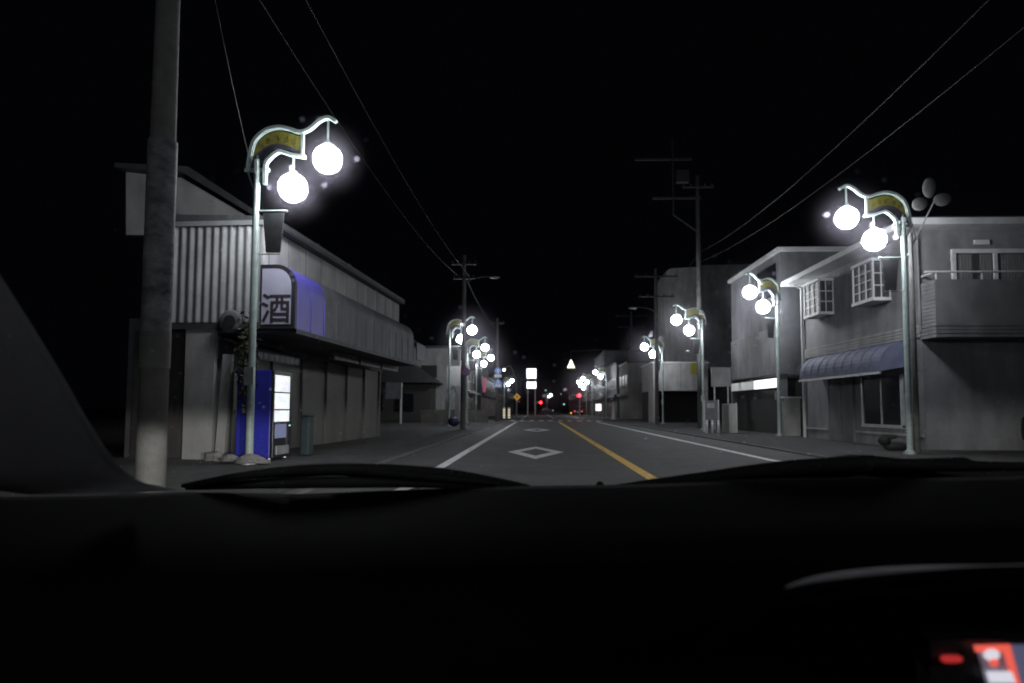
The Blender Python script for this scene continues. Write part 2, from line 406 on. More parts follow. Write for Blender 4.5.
for i, (x, y, rz, lab) in enumerate(lamps):
    o = lamp0 if i == 0 else copy_tree(lamp0)
    o.location = (x, y, .03); o.rotation_euler = (0,0,rz); o['label'] = lab

M['blade_grey'] = mat('grey_blade', (.16,.16,.16), .9, .2, 5)
# festive ornament of three pale blades leaning out from the nearest right lamp
t = thing('street_ornament', 'three pale oval blades on a slanted rod behind the nearest right lamp', 'ornament', (gX(916,17.6),17.6,.03))
MB().tube([(0,0,0),(0,0,5.6)], [.075,.055], 10).build('post', 'concrete_pole', t, smooth=True)
MB().tube([(-.15,0,4.9),(.62,0,6.4)], .018, 6).build('rod', 'galv', t)
for (dx, dz, a, lx) in ((.52,6.78,82,.28),(.84,6.47,12,.24),(.27,6.36,205,.21)):
    m_ = Matrix.Translation((dx,0,dz)) @ Matrix.Rotation(-math.radians(a),4,'Y')
    mb = MB().ball((0,0,0), 1, 14, 8, (lx,.03,.17)); mb.v = [tuple(m_ @ Vector(v)) for v in mb.v]
    mb.build('blade', 'blade_grey', t, smooth=True)

# ------------------------------------------------------------------ utility poles
M_DIM = mat('dull_crossarm', (.025,.025,.026), .7, .2, 5)
M['ceramic'] = mat('grey_ceramic', (.04,.04,.04), .5, .2, 5)
def pole(x, y, h, r0, r1, label, lean=0, arms=(), transformer=False, side=1, lampz=None):
    t = thing('utility_pole', label, 'utility pole', (x,y,.03), 0, 'concrete utility poles')
    MB().lathe([(.001,0),(r0,0),(r1,h),(.001,h)], seg=18).build('pole', 'concrete_pole', t, smooth=True)
    for z, l in arms:
        MB().box(-l,l,-.05-r1,-r1+.03,z-.05,z+.05).build('crossarm', M_DIM, t)
        for k in (-.9,-.45,.45,.9):
            MB().lathe([(.001,0),(.05,0),(.03,.06),(.055,.09),(.03,.15),(.001,.18)], (k*l,-r1-.02,z+.05), 8).build('insulator', 'ceramic', t)
    if transformer:
        MB().lathe([(.001,0),(.28,0),(.3,.1),(.3,.75),(.2,.85),(.001,.87)], (side*.5,0,h-3.0), 16).build('transformer', 'galv', t, smooth=True)
        MB().box(0,side*.5,-.04,.04,h-2.6,h-2.5).build('bracket', 'galv', t)
    if lampz:
        p = crv([(0,0,lampz),(side*.5,0,lampz+.3),(side*1.2,0,lampz+.42),(side*1.5,0,lampz+.4)])
        MB().tube(p, .025, 6).build('lamp_arm', M_DIM, t)
        MB().ball((side*1.7,0,lampz+.36), 1, 10, 6, (.3,.1,.07)).build('lamp_head', 'galv', t)
    return t
pN = pole(gX(153,8.7), 8.7, 12, .185, .12, 'near left concrete utility pole wrapped with faded bill bands', arms=((8.6,.8),(9.6,.8)))
MB().lathe([(.184,2.0),(.184,4.6)], seg=18).build('bill_band', mat('faded_bill', (.045,.045,.05), .8, .3, 3.2, stretch=(1,1,1.6), col2=(.27,.28,.30)), pN, smooth=True)
MB().lathe([(.188,1.62),(.188,2.05)], seg=18).lathe([(.187,1.58),(.187,1.62)], seg=18).build('plate_band', 'concrete_pole', pN, smooth=True)
p2 = pole(gX(463,37.5), 37.5, 9.6, .16, .10, 'left concrete utility pole with a small dim arm lamp, beside the second left lamp', arms=((9.1,.7),(8.3,.6)), lampz=8.0, side=1)
p3 = pole(gX(497,60), 60, 9.1, .15, .10, 'left grey pole carrying the stacked blue road signs', arms=((8.6,.6),))
p4 = pole(gX(700.5,39.2), 39.2, 14.6, .17, .11, 'tall right utility pole next to the white notice board, side arm with transformer', arms=((13.9,.9),))
# offset arm carrying cross arms, left of the tall pole
M['dim_steel'] = mat('dull_steel', (.018,.018,.019), .7, .2, 5)
sa = MB().tube([(0,0,11.3),(-1.1,0,12.1),(-1.4,0,12.3),(-1.4,0,16.8)], .05, 8).build('side_arm', 'dim_steel', p4)
for z, a, b in ((15.6,-3.6,-.3),(13.3,-2.6,.2)): MB().box(a,b,-.06,.06,z-.06,z+.06).build('crossarm', 'dim_steel', p4)
MB().box(-1.2,-.5,-.2,.2,14.2,14.9).build('switch_gear', 'dim_steel', p4)
p5 = pole(gX(657,50.5), 50.5, 11.5, .16, .11, 'right utility pole left of the big grey block, with an arm lamp', arms=((10.9,1.6),(9.4,1.3)), lampz=8.2, side=-1)
p6 = pole(gX(632,80), 80, 12.5, .16, .11, 'far right utility pole with wide crossarms beyond the white garage', arms=((12,1.9),(10.7,1.6)))

# wires
def wire(a, b, sag, label, r=.008, grp='overhead cables'):
    a, b = Vector(a), Vector(b); pts = []
    for k in range(33):
        t = k/32; p = a.lerp(b, t); p.z -= sag*4*t*(1-t); pts.append(p)
    o = MB().tube(pts, r, 6).build('overhead_cable', 'wire'); tag(o, label, 'cable', grp)
P2 = at(464,285,37.3); 
wire((gX(160,8.7)-.35,8.6,9.0), (P2.x-.3,37.4,8.45), .75, 'left one of two cables from the near left pole to the next pole')
wire((gX(160,8.7)+.45,8.6,9.1), (P2.x+.3,37.4,8.45), .6, 'right one of two cables from the near left pole to the next pole')
wire((P2.x,37.6,8.6), (at(497,330,60).x,60,8.2), .5, 'cable from the second left pole to the pole with blue signs')
wire((gX(160,8.7)+.3,8.7,7.7), (gX(249.5,13.2)-.1,13.2,5.9), .1, 'thin service wire dropping to the nearest left lamp', .0035)
R1 = at(700,252,39); R2 = at(700,262,39)
wire((7.1,2,8.3), tuple(R1), .9, 'upper right cable running from above the grey house to the tall right pole', .009)
wire((7.7,2,7.6), tuple(R2), .8, 'lower right cable running from above the grey house to the tall right pole', .008)
wire(tuple(R1), (at(657,300,50.5).x,50.5,9.5), .3, 'short cable between the tall right pole and the next right pole')

# ------------------------------------------------------------------ liquor shop building (left)
RA = -math.radians(3.1)
A = thing('shop_building', 'long two-storey shop with corrugated gable end, blue sign end and closed shutters', 'building', (-6.78,14.0,.03), RA)
LA = 12.6     # length along the street
# ground floor
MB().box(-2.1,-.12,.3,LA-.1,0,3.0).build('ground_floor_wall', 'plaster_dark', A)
# roller shutters with posts
for k in range(6):
    y0 = 1.0+k*1.88; y1 = y0+1.78
    if y1 > LA-.1: y1 = LA-.15
    mb = MB(); z = 0
    while z < 2.48: mb.prism([(-.095,z),(-.08,z+.015),(-.08,z+.085),(-.095,z+.1),(-.05,z+.1),(-.05,z)], y0, y1); z += .1
    mb.build('shutter', 'shutter', A)
    MB().box(-.115,.03,y1,y1+.1,0,2.6).build('shutter_post', 'shutter', A)
MB().box(-.11,.04,1.0,LA-.15,2.5,2.85).build('shutter_box', 'plaster_dark', A)
# upper storey
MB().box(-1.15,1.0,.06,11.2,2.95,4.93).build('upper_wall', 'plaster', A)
mb = MB()
for k in range(11): mb.box(1.0,1.012,.3+k*1.0,.315+k*1.0,3.0,4.9)
mb.build('wall_joint', 'plaster_dark', A)
MB().prism([(-1.3,5.20),(-1.3,5.02),(1.22,4.94),(1.22,5.10)], .0, 11.15).build('roof', 'roof', A)
MB().tube([(1.2,0,4.98),(1.2,11.1,4.98)], .05, 6).build('gutter', 'roof', A)
# corrugated gable end facing the car
n = 36; x0, x1 = -1.15, .99; mb = MB(); pts = []
for k in range(n*2+1):
    x = x0+(x1-x0)*k/(n*2); pts.append((x, -.035-.015*math.sin(2*PI*k/6)))
for k in range(len(pts)-1):
    a, b = pts[k], pts[k+1]; mb.face([(a[0],a[1],2.86),(b[0],b[1],2.86),(b[0],b[1],4.9),(a[0],a[1],4.9)])
mb.build('corrugated_sheet', 'corrugated', A)
MB().box(x0,x1+.05,-.09,-.0,4.9,5.0).build('sheet_cap', 'galv', A)
MB().box(x0,x1,-.03,.05,2.72,2.86).build('beam', 'dark_wood', A)
# old end wall and clutter below the corrugated sheets
MB().box(-.62,.02,.0,.12,0,2.72).build('end_wall_slab', 'plaster', A)
MB().box(.10,.30,-.02,.08,0,2.2, Matrix.Rotation(math.radians(3),4,'Y')).build('leaning_board', 'plaster', A)
MB().box(-1.9,-.75,.2,.28,0,2.72).build('side_door', 'dark_wood', A)
vt = MB().lathe([(.001,0),(.10,0),(.22,-.02),(.25,.03),(.22,.03)], seg=18)
vt.v = [(v[0]+.40, -.12+v[2], 2.86+v[1]) for v in vt.v]; vh = vt.build('vent_hood', 'plaster_dark', A, smooth=True)
MB().prism([(.40+.13*math.cos(2*PI*k/18), 2.86+.13*math.sin(2*PI*k/18)) for k in range(18)], -.155, -.14).build('vent_opening', 'void', vh)
# fascia: rounded canopy sign running along the front
FX0, FX1, FB, FT = .95, 1.74, 2.72, 4.07
prof = [(FX0,FB),(FX1,FB),(FX1,3.45)] + [(FX1-.42+.42*math.cos(a), 3.62+.45*math.sin(a)) for a in [PI*k/16 for k in range(0,9)]] + [(FX0,FT)]
def canopy(y0, y1, m, name='canopy_panel', g=0.0):
    return MB().prism([(a,b) for a,b in prof], y0, y1).build(name, m, A)
endp = canopy(.0, .09, 'black_frame', 'sign_end_frame')
pr2 = [(FX0+.07,FB+.09),(FX1-.09,FB+.09),(FX1-.09,3.45)] + [(FX1-.42+.33*math.cos(a), 3.62+.36*math.sin(a)) for a in [PI*k/16 for k in range(0,9)]] + [(FX0+.07,3.98)]
sf = MB().prism(pr2, -.012, .05).build('sign_face', 'panel_light', endp)
text_obj('sign_character', '酒', .66, 'maroon', endp, ((FX0+FX1)/2-.01, -.016, 3.10), (PI/2,0,0), .004, .008)
y = .10
for k in range(14):
    L1 = .78 if k < 2 else .80
    m = 'blue_panel' if k < 2 else 'grey_panel'
    if y+L1 > 11.0: break
    canopy(y, y+L1-.012, m, 'canopy_panel'); 
    MB().prism([(FX1,FB+.02),(FX1+.02,FB+.02),(FX1+.02,3.55),(FX1,3.55)], y+L1-.03, y+L1+.01).build('canopy_rib', m, A)
    y += L1
MB().box(-.05,FX1,.1,11.0,FB-.09,FB-.004).build('canopy_soffit', 'roof', A)
for k in range(3): MB().box(.9,1.05,4.3+k*2.3,6.4+k*2.3,FB-.32,FB-.1).build('canopy_light_box', 'grey_panel', A)
# small striped awning over the vending machine
mb = MB()
for k in range(8): mb.prism([(-.05,2.62),(.75,2.28),(.75,2.12),(.72,2.12),(.72,2.25),(-.05,2.56)], .45+k*.28, .45+k*.28+.25)
mb.build('small_awning', 'grey_panel', A)
MB().tube([(.95,.2,2.5),(.3,.05,2.72)], .012, 6).build('stay_rod', 'galv', A)
# blue awning at the far end of the shop
MB().prism([(1.0,3.9),(1.7,3.5),(1.7,2.9),(1.66,2.9),(1.66,3.45),(1.0,3.8)], 11.2, 12.6).build('end_awning', 'sign_purple', A)

# white store house behind
B0 = at(125,400,17.5); 
S = thing('storehouse', 'white upper wall with sloped dark roof behind the near left pole', 'building', (0,0,0))
pts = [at(126,235,17.5), at(126,172,17.5), at(182,178,17.5), at(245,215,17.5), at(245,235,17.5)]
MB().prism([(p.x,p.z) for p in pts], 17.5, 25).build('upper_wall', 'plaster', S)
a1, a2, a3 = at(122,169,17.3), at(184,174,17.3), at(250,214,17.3)
MB().prism([(a1.x-.15,a1.z+.02),(a2.x,a2.z+.02),(a3.x,a3.z+.02),(a3.x,a3.z+.18),(a2.x+.15,a2.z+.17),(a1.x-.15,a1.z+.14)], 17.2, 25.2).build('roof', 'roof', S)
MB().box(pts[0].x+.3, -8.9, 17.8, 24.8, .07, pts[0].z-.004).build('lower_wall', 'dark_wood', S)
MB().box(pts[0].x+.6, pts[0].x+2.2, 17.74, 17.8, .1, 2.4).build('gate', 'void', S)

# vending machine
V = thing('vending_machine', 'blue drink vending machine with lit display under the shop awning', 'vending machine', (gX(278,13.95)-.40,14.25,.02), RA)
MB().box(-.39,.33,-.45,.45,.06,1.86).build('cabinet', 'vend_blue', V, bevel=.012)
MB().box(.332,.40,-.45,.45,.06,1.86).build('door', 'vend_black', V, bevel=.01)
for z0, z1 in ((1.42,1.76),(1.06,1.39),(.80,1.03)): MB().box(.398,.41,-.41,.30,z0,z1).build('display_row', 'drinks', V)
MB().box(.398,.412,-.36,.16,.46,.75).build('poster_panel', 'e_gblue', V)
MB().box(.398,.425,.22,.40,.30,.76).build('coin_panel', 'vend_black', V)
MB().box(.42,.428,.26,.34,.70,.725).build('price_display', 'e_green', V)
MB().box(.398,.42,-.3,.3,.12,.30).build('delivery_flap', 'galv', V)
for sx in (-.33,.3):
    for sy in (-.38,.38): MB().lathe([(.001,0),(.035,0),(.035,.06),(.001,.06)], (sx,sy,0), 8).build('foot', 'galv', V)

M['bin_teal'] = mat('dark_teal_plastic', (.02,.035,.04), .6, .2, 5)
# rubbish bin beyond the machine, stones and weeds by the lamp
t = thing('recycling_bin', 'dark teal bottle bin standing just past the vending machine', 'bin', (-5.22,15.35,.05), RA)
MB().box(-.10,.10,-.14,.14,0,.85).build('body', 'bin_teal', t, bevel=.02)
li = MB().box(-.11,.11,-.15,.15,.85,.91).build('lid', 'bin_teal', t, bevel=.02)
def rock(name, label, px, Y, s, grp=None):
    bm = bmesh.new(); bmesh.ops.create_icosphere(bm, subdivisions=3, radius=1); rr = random.Random(px)
    ph = [rr.uniform(0,6) for _ in range(6)]
    for v in bm.verts:
        n = 1+.18*math.sin(3*v.co.x+ph[0])+.15*math.sin(4*v.co.y+ph[1])+.12*math.sin(5*v.co.z+ph[2])+.05*math.sin(11*v.co.x+9*v.co.y)
        v.co = Vector((v.co.x*s[0]*n, v.co.y*s[1]*n, max(-.2, v.co.z)*s[2]*n))
    me = bpy.data.meshes.new(name); bm.to_mesh(me); bm.free(); me.materials.append(M['stone'])
    o = bpy.data.objects.new(name, me); C.objects.link(o); o.location = (gX(px,Y),Y,.08); return tag(o, label, 'stone', grp)
rock('stone', 'low rounded stone at the foot of the nearest left lamp', 256, 12.9, (.30,.22,.12), 'stones by the shop wall')
rock('stone', 'dark stone in front of the pale end wall slab', 216, 13.5, (.17,.14,.14), 'stones by the shop wall')
rock('stone', 'small flat stone between the end wall and the lamp', 232, 13.2, (.22,.2,.1), 'stones by the shop wall')

# climbing plant on the gable end
def leaves(name, c, ext, n, size, m, seed=1, parent=None, gap=.0):
    rr = random.Random(seed); mb = MB()
    for _ in range(n):
        p = Vector((c[0]+rr.gauss(0,.4)*ext[0], c[1]+rr.gauss(0,.4)*ext[1], c[2]+rr.gauss(0,.42)*ext[2]))
        a = Vector((rr.uniform(-1,1),rr.uniform(-1,1),rr.uniform(-1,1))).normalized(); b = a.cross(Vector((rr.uniform(-1,1),rr.uniform(-1,1),.3))).normalized()
        s_ = size*rr.uniform(.6,1.3); mb.face([p-a*s_, p-b*s_*.5, p+a*s_, p+b*s_*.5])
    return mb.build(name, m, parent)
pl = thing('climbing_plant', 'straggly yellow-green climber hanging left of the nearest left lamp', 'plant', (gX(246,13.85),13.82,.03))
MB().tube(crv([(0,0,0),(.05,.02,.9),(-.05,0,1.8),(.08,0,2.7)]), .018, 6).build('stem', 'dark_wood', pl)
leaves('foliage', (.02,0,1.9), (.22,.12,.9), 900, .06, 'dry_leaf', 5, pl)

# ------------------------------------------------------------------ lot and houses farther on the left
t = thing('notice_board', 'grey notice board on a single white post in the dark lot past the shutters', 'sign board', (gX(401,48),48,.03))
MB().box(-.06,.06,-.05,.05,0,2.9).build('post', 'house_white', t)
MB().box(-1.1,.0,-.09,-.05,1.75,2.9).build('board', 'plaster_dark', t)
mb = MB()
for k in range(5):
    for j in range(6): mb.box(-9.0+j*.9,-8.12+j*.9,52,52.12,k*.2,k*.2+.19)
wl = mb.build('block_wall', 'block'); wl.location = (-.3,2,.03); tag(wl, 'low grey block wall at the back of the dark lot', 'wall')
D = thing('old_house', 'dark old wooden house with tiled roof behind the low block wall', 'house', (-14.2,57,.05))
MB().box(-4,5.2,0,8,0,3.4).build('wall', 'dark_wood', D)
MB().prism([(-4.8,3.2),(5.9,3.2),(3.2,5.1),(-2.4,5.1)], -.8, 8.8).build('roof', 'roof', D)
for k in range(3): MB().box(-3+k*2.6,-1.4+k*2.6,-.06,0,.8,2.3).build('window', 'glass_dark', D)

def shop(x, y0, y1, h, label, side, wall='plaster', name='shop_building', floors=2, shutter='shutter', cat='building', awning=None, depth=9, parapet=True, lit=False, roofm='roof'):
    """street-front building whose front plane is x; side=-1 left of the road, +1 right"""
    t = thing(name, label, cat, (x,y0,.03))
    s = side; L_ = y1-y0
    MB().box(0,s*depth,0,L_,0,h).build('wall', wall, t)
    if parapet: MB().box(-s*.12,s*(depth+.1),-.1,L_+.1,h,h+.22).build('roof_edge', roofm, t)
    else: MB().prism([(-s*.6,h-.05),(s*depth/2,h+1.5),(s*(depth+.4),h-.05)], -.4, L_+.4).build('roof', roofm, t)
    nb = max(1, int(L_/2.6)); w_ = L_/nb
    for k in range(nb):
        MB().box(-s*.03,s*.05,k*w_+.25,(k+1)*w_-.25,.05,2.45).build('shutter', 'e_warm' if (lit and k == nb-1) else shutter, t)
        for f in range(1, floors):
            z0 = 2.9*f+.9
            if z0+1.2 < h:
                wf = MB().box(-s*.06,s*.05,k*w_+.55,(k+1)*w_-.55,z0,z0+1.15).build('window', 'glass_far', t)
                MB().box(-s*.1,-s*.061,k*w_+.5,(k+1)*w_-.5,z0-.07,z0).box(-s*.1,-s*.061,k*w_+.5,(k+1)*w_-.5,z0+1.15,z0+1.2).build('frame', 'house_white', wf)
    # windows on the side wall facing the car
    for f in range(1, floors):
        z0 = 2.9*f+.9
        if z0+1.2 < h: MB().box(s*2.0,s*3.4,-.04,0.02,z0,z0+1.1).build('window', 'glass_far', t)
    if awning: MB().prism([(0,3.0),(-s*.9,2.6),(-s*.9,2.45),(0,2.85)], .1, L_-.1).build('awning', awning, t)
    else: MB().box(-s*.35,0,.1,L_-.1,2.62,2.95).build('fascia', wall, t)
    return t
shop(-6.9, 60, 66, 6.4, 'pale two-storey shop right behind the left no-parking sign', -1, 'plaster', awning='grey_panel', parapet=True)
shop(-6.8, 66.4, 73, 5.6, 'left shop with a plain pale awning behind the fourth left lamp', -1, 'plaster', awning='plaster')
shop(-6.7, 80, 92, 7.5, 'left corner building just past the crossing, beside two bright window strips', -1, 'plaster_dark', lit=False)
shop(-6.9, 93, 112, 5.2, 'low dark building beside the far yellow diamond sign', -1, 'plaster_dark')
shop(-7.2, 120, 150, 6.5, 'dark long building behind the tall lit sign tower', -1, 'plaster_dark')
shop(-7.0, 160, 200, 6.0, 'most distant building on the left side', -1, 'plaster_dark', parapet=False)
# hanging white board on the second lamp
hb = at(455,374,43.5)
t = thing('hanging_board', 'white rectangular board on brackets beside the second left lamp', 'sign board', (hb.x,43.5,hb.z-.75))
MB().box(-.5,.32,-.04,.04,0,1.25).build('board', 'plaster', t)
MB().box(.32,.38,-.03,.03,-3.0+.7,1.6).build('post', 'galv', t)
# pale hoop fence / post behind the lamps
t = thing('gate_post', 'pale rounded gate pillar between the second and third left lamps', 'gate', (gX(453,46),46,.03))
MB().box(-.55,-.25,-.1,.1,0,2.1).build('post', 'house_wall', t); MB().box(.15,.4,-.1,.1,0,2.1).build('post', 'house_wall', t)
MB().tube(crv([(-.4,0,2.1),(-.2,0,2.45),(.1,0,2.5),(.28,0,2.1)]), .1, 8).build('arch', 'house_wall', t)
t = tag(MB().ball((0,0,.28), 1, 14, 9, (.36,.3,.3)).build('refuse_bag', mat('blue_bag', (.015,.018,.06), .5, .3, 6, .4), smooth=True), 'dark blue rubbish bag at the foot of the second left lamp', 'bag')
t.location = (gX(454,41),41,.06)

# ------------------------------------------------------------------ road signs
def disc(r, y0, y1, z, n=24, x=0): 
    return MB().prism([(x+r*math.cos(2*PI*k/n), z+r*math.sin(2*PI*k/n)) for k in range(n)], y0, y1)
np_ = at(466,371,36.9)
t = thing('no_parking_sign', 'round no-parking sign, blue with red rim, on thin post near the second left lamp', 'road sign', (np_.x,36.9,.03))
MB().tube([(0,.05,0),(0,.05,np_.z+.3)], .03, 8).build('post', 'galv', t)
disc(.23,-.01,.01,np_.z-.07).build('rim', 'red_sign', t); disc(.165,-.02,-.012,np_.z-.07).build('disc', 'blue_sign', t)
MB().box(-.17,.17,-.03,-.022,-.022,.022, Matrix.Translation((0,0,np_.z-.07)) @ Matrix.Rotation(math.radians(45),4,'Y')).build('slash', 'red_sign', t)
b1 = at(498,358,59.6)
t = thing('blue_sign_stack', 'round blue sign, white plate and blue crossing sign stacked on one pole', 'road sign', (b1.x,59.6,0))
z1 = at(498,371,59.6).z; z2 = at(498,376,59.6).z; z3 = at(498,383,59.6).z
disc(.30,-.02,0,z1).build('round_sign', 'blue_sign', t)
MB().prism([(0,z1+.2),(.12,z1+.02),(.05,z1+.02),(.05,z1-.2),(-.05,z1-.2),(-.05,z1+.02),(-.12,z1+.02)], -.03, -.022).build('arrow', 'white_sign', t)
MB().box(-.32,.32,-.02,0,z2-.13,z2+.13).build('plate', 'white_sign', t)
pn = MB().prism([(-.36,z3-.42),(.36,z3-.42),(.36,z3+.05),(0,z3+.42),(-.36,z3+.05)], -.02, 0).build('crossing_sign', 'blue_sign', t)
MB().prism([(-.30,z3-.32),(.30,z3-.32),(0,z3+.28)], -.03, -.022).build('triangle', 'white_sign', pn)
MB().box(-.02,.02,-.036,-.031,z3-.2,z3+.05).box(-.08,.08,-.036,-.031,z3-.06,z3-.03).build('walking_figure', 'ink', pn)
y1_ = at(517,397,75)
t = thing('yellow_diamond_sign', 'yellow diamond crossroads sign with small lamp on a post, left of the tall lit sign', 'road sign', (y1_.x,75,.0))
MB().tube([(0,.05,0),(0,.05,y1_.z+.3)], .035, 8).build('post', 'galv', t)
s_ = .42; MB().prism([(0,y1_.z-s_),(s_,y1_.z),(0,y1_.z+s_),(-s_,y1_.z)], -.02, 0).build('plate', 'warn_yellow', t)
MB().box(-.04,.04,-.03,-.022,y1_.z-.22,y1_.z+.22).box(-.2,.2,-.036,-.031,y1_.z-.035,y1_.z+.035).build('cross_mark', 'ink', t)
MB().ball((.2,0,y1_.z-.5), .09, 8, 6).build('marker_lamp', 'e_pink', t)
# curved-arm road lamp at the crossing
c0 = at(504,369.5,88)
t = thing('road_lamp', 'single curved-arm road lamp by the crossing, left of the tall lit sign', 'street lamp', (at(516,409,88).x,88,.03))
dx = c0.x-at(516,409,88).x
MB().tube(crv([(0,0,0),(0,0,3.4),(-.1,0,5.0),(dx*.5,0,c0.z+.45),(dx*.9,0,c0.z+.15)]), .05, 8).build('pole', 'galv', t)
MB().ball((dx,0,c0.z-.07), .16, 10, 7).build('lamp_head', mat('road_lamp_glow', (.8,.8,.8), emit=(.95,1,.97), es=10), t)
# tall lit sign
c1 = at(531.5,373,112); k = 112/F
t = thing('lit_sign_tower', 'tall twin-post sign with two glowing white boxes above the road on the left', 'sign', (c1.x,112,.03))
for sx in (-.6,.6): MB().box(sx-.09,sx+.09,-.1,.1,0,c1.z).build('post', 'galv', t)
MB().box(-.78,.78,-.2,.2,c1.z-.92,c1.z+.70).build('upper_box', 'e_white', t)
lz = at(531.5,385,112).z; lb = MB().box(-.78,.78,-.2,.2,lz-.60,lz+.50).build('lower_box', 'e_white', t)
MB().box(-.5,.5,-.215,-.205,lz-.05,lz+.02).build('faint_stripe', 'e_gblue', lb)
# glowing triangle
c2 = at(571,364,80)
t = thing('lit_triangle_sign', 'small glowing white triangular sign hung over the right lane', 'sign', (c2.x,80,c2.z))
MB().prism([(-.44,-.42),(.44,-.42),(.05,.50),(-.05,.50)], -.08, .08).build('lit_face', 'e_tri', t)
MB().box(-.44,.44,-.1,.1,-.52,-.43).build('lower_edge', 'e_warm', t)
MB().tube([(0,.0,.5),(0,0,1.5),(7.8-c2.x,0,1.7),(7.8-c2.x,0,-c2.z)], .04, 6).build('gantry_arm', 'roof', t)
# small square lit sign
c3 = at(598.5,407,85)
t = thing('square_lit_sign', 'small square white lit sign on the right pavement beyond the crossing', 'sign', (c3.x,85,.03))
MB().box(-.32,.32,-.1,.1,c3.z-.42-.07,c3.z+.4-.07).build('lit_box', 'e_white', t); MB().box(-.04,.04,-.04,.04,0,c3.z-.5).build('post', 'galv', t)

def signal(px, py, Z, label, r=.2, side=1, head='e_red', polex=None):
    c = at(px,py,Z); t = thing('traffic_light', label, 'traffic light', (c.x,Z,c.z), 0, 'traffic lights')
    MB().box(-.75,.45,-.1,.1,-.26,.26).build('housing', 'roof', t, bevel=.04)
    for k, m in ((-.5,'glass_dark'),(-.13,'glass_dark'),(.24,head)):
        ln = disc(r,-.13,-.102,0,16,k).build('lens', m, t)
        MB().prism([(k+(r+.03)*math.cos(a),(r+.03)*math.sin(a)) for a in [PI*j/8 for j in range(9)]]+[(k+r*math.cos(a),r*math.sin(a)) for a in [PI*j/8 for j in range(8,-1,-1)]], -.3, -.1).build('hood', 'roof', ln)
    ax = (polex if polex is not None else c.x) - c.x
    MB().tube([(0,.1,.1),(ax,.1,.25),(ax,.1,-c.z)], .06, 8).build('pole', 'galv', t)
    # a lit lens throws its own red light on the street
    return t
signal(577,395.5,74,'large red traffic light on the right of the crossing',polex=at(576,409,74).x+.4, r=.17)
signal(539.5,402.5,135,'smaller distant red traffic light left of the road centre',polex=at(538,409,135).x-.5, r=.2)
def small_light(px, py, Z, m, label, r):
    c = at(px,py,Z); t = thing('signal_lamp', label, 'lamp', (c.x,Z,0))
    MB().tube([(0,.15,0),(0,.15,c.z)], .05, 6).build('pole', 'roof', t); MB().ball((0,0,c.z), r, 10, 7).build('lens', m, t)
small_light(545.7,390.3,170,'e_green','tiny pale green light on a pole above the distant lamp pair',.16)
small_light(561,394,170,'e_green','tiny pale light right of the distant lamp pair',.12)
small_light(564,404.3,170,'e_green','small pale green light low over the far road',.2)
small_light(571,413,120,'e_orange','small orange light near the ground in the far road',.12)
for (px, py, Z, m, w_, h_, lab) in ((484.5,385,72,'e_pink',.16,.75,'small dim pink shop sign on the left shop row'),(501,384,86,'e_pink',.14,.35,'tiny pink sign panel behind the blue signs')):
    c = at(px,py,Z); o = MB().box(-w_,w_,-.06,.06,-h_,h_).build('shop_sign', m); o.location = c; tag(o, lab, 'sign')
for j, (px, lab) in enumerate(((504,'left one of two bright upright window strips past the crossing'),(509,'right one of two bright upright window strips past the crossing'))):
    c = at(px,414,79); t = thing('lit_window_strip', lab, 'window', (c.x,79.2,c.z-.9), 0, 'lit window strips at the corner shop')
    MB().box(-.13,.13,0,.05,.3,1.6).build('pane', 'e_warm', t); f_ = MB().box(-.19,-.13,-.01,.07,.2,1.7).box(.13,.19,-.01,.07,.2,1.7)
    for q_ in range(5): f_.box(-.13,.13,-.01,.04,.3+q_*.3,.36+q_*.3)
    f_.build('frame', 'roof', t)

# ------------------------------------------------------------------ cars
def make_car(name, label, loc, rz, paint, head=None, tail=None, dim=False):
    t = thing(name, label, 'car', loc, rz)
    prof = [(-2.05,.28),(-2.1,.55),(-2.02,.86),(-1.75,.96),(-1.1,1.0),(1.65,1.0),(2.0,.92),(2.08,.6),(2.04,.28)]
    MB().prism(prof, -.82, .82, 'x').build('body', paint, t, bevel=.05)
    cab = [(-1.05,.99),(-.4,1.42),(.2,1.5),(1.2,1.46),(1.75,.99)]
    cb = MB(); n = len(cab)
    lo = [(-.78, a, b) for a, b in cab]
    mbx = MB().prism(cab, -.70, .70, 'x'); mbx.build('cabin_glass', 'glass_dark', t)
    MB().prism([(-.42,1.42),(.2,1.51),(1.22,1.47),(1.2,1.52),(.2,1.56),(-.42,1.47)], -.68, .68, 'x').build('roof', paint, t)
    for sx in (-1, 1):
        for sy in (-1.3, 1.3):
            w_ = MB(); w_.prism([(sy+.31*math.cos(2*PI*k/20), .31+.31*math.sin(2*PI*k/20)) for k in range(20)], sx*.66, sx*.85, 'x')
            wo = w_.build('wheel', 'rubber', t)
            MB().prism([(sy+.18*math.cos(2*PI*k/14), .31+.18*math.sin(2*PI*k/14)) for k in range(14)], sx*.84, sx*.865, 'x').build('rim', 'galv', wo)
        MB().box(sx*.45,sx*.78,-2.13,-2.0,.62,.78).build('headlight', head or 'chrome', t)
        MB().box(sx*.5,sx*.78,2.0,2.10,.66,.86).build('tail_light', tail or 'red_sign', t)
        MB().box(sx*.82,sx*1.0,-.95,-.8,.95,1.1).build('mirror', paint, t)
    MB().box(-.35,.35,-2.14,-2.06,.40,.56).build('grille', 'chrome', t)
    MB().box(-.17,.17,2.05,2.1,.5,.66).build('number_plate', 'white_sign', t)
    return t
make_car('parked_car', 'dark parked car at the far right edge beside the grey house', (13.8,16.9,.03), 0, 'car_black', tail='chrome')
c = at(547,413,235)
make_car('far_car', 'small white car crossing the far road below the distant lamps', (c.x,235,0), PI/2, 'car_white', head='e_head')
c = at(581,413,125)
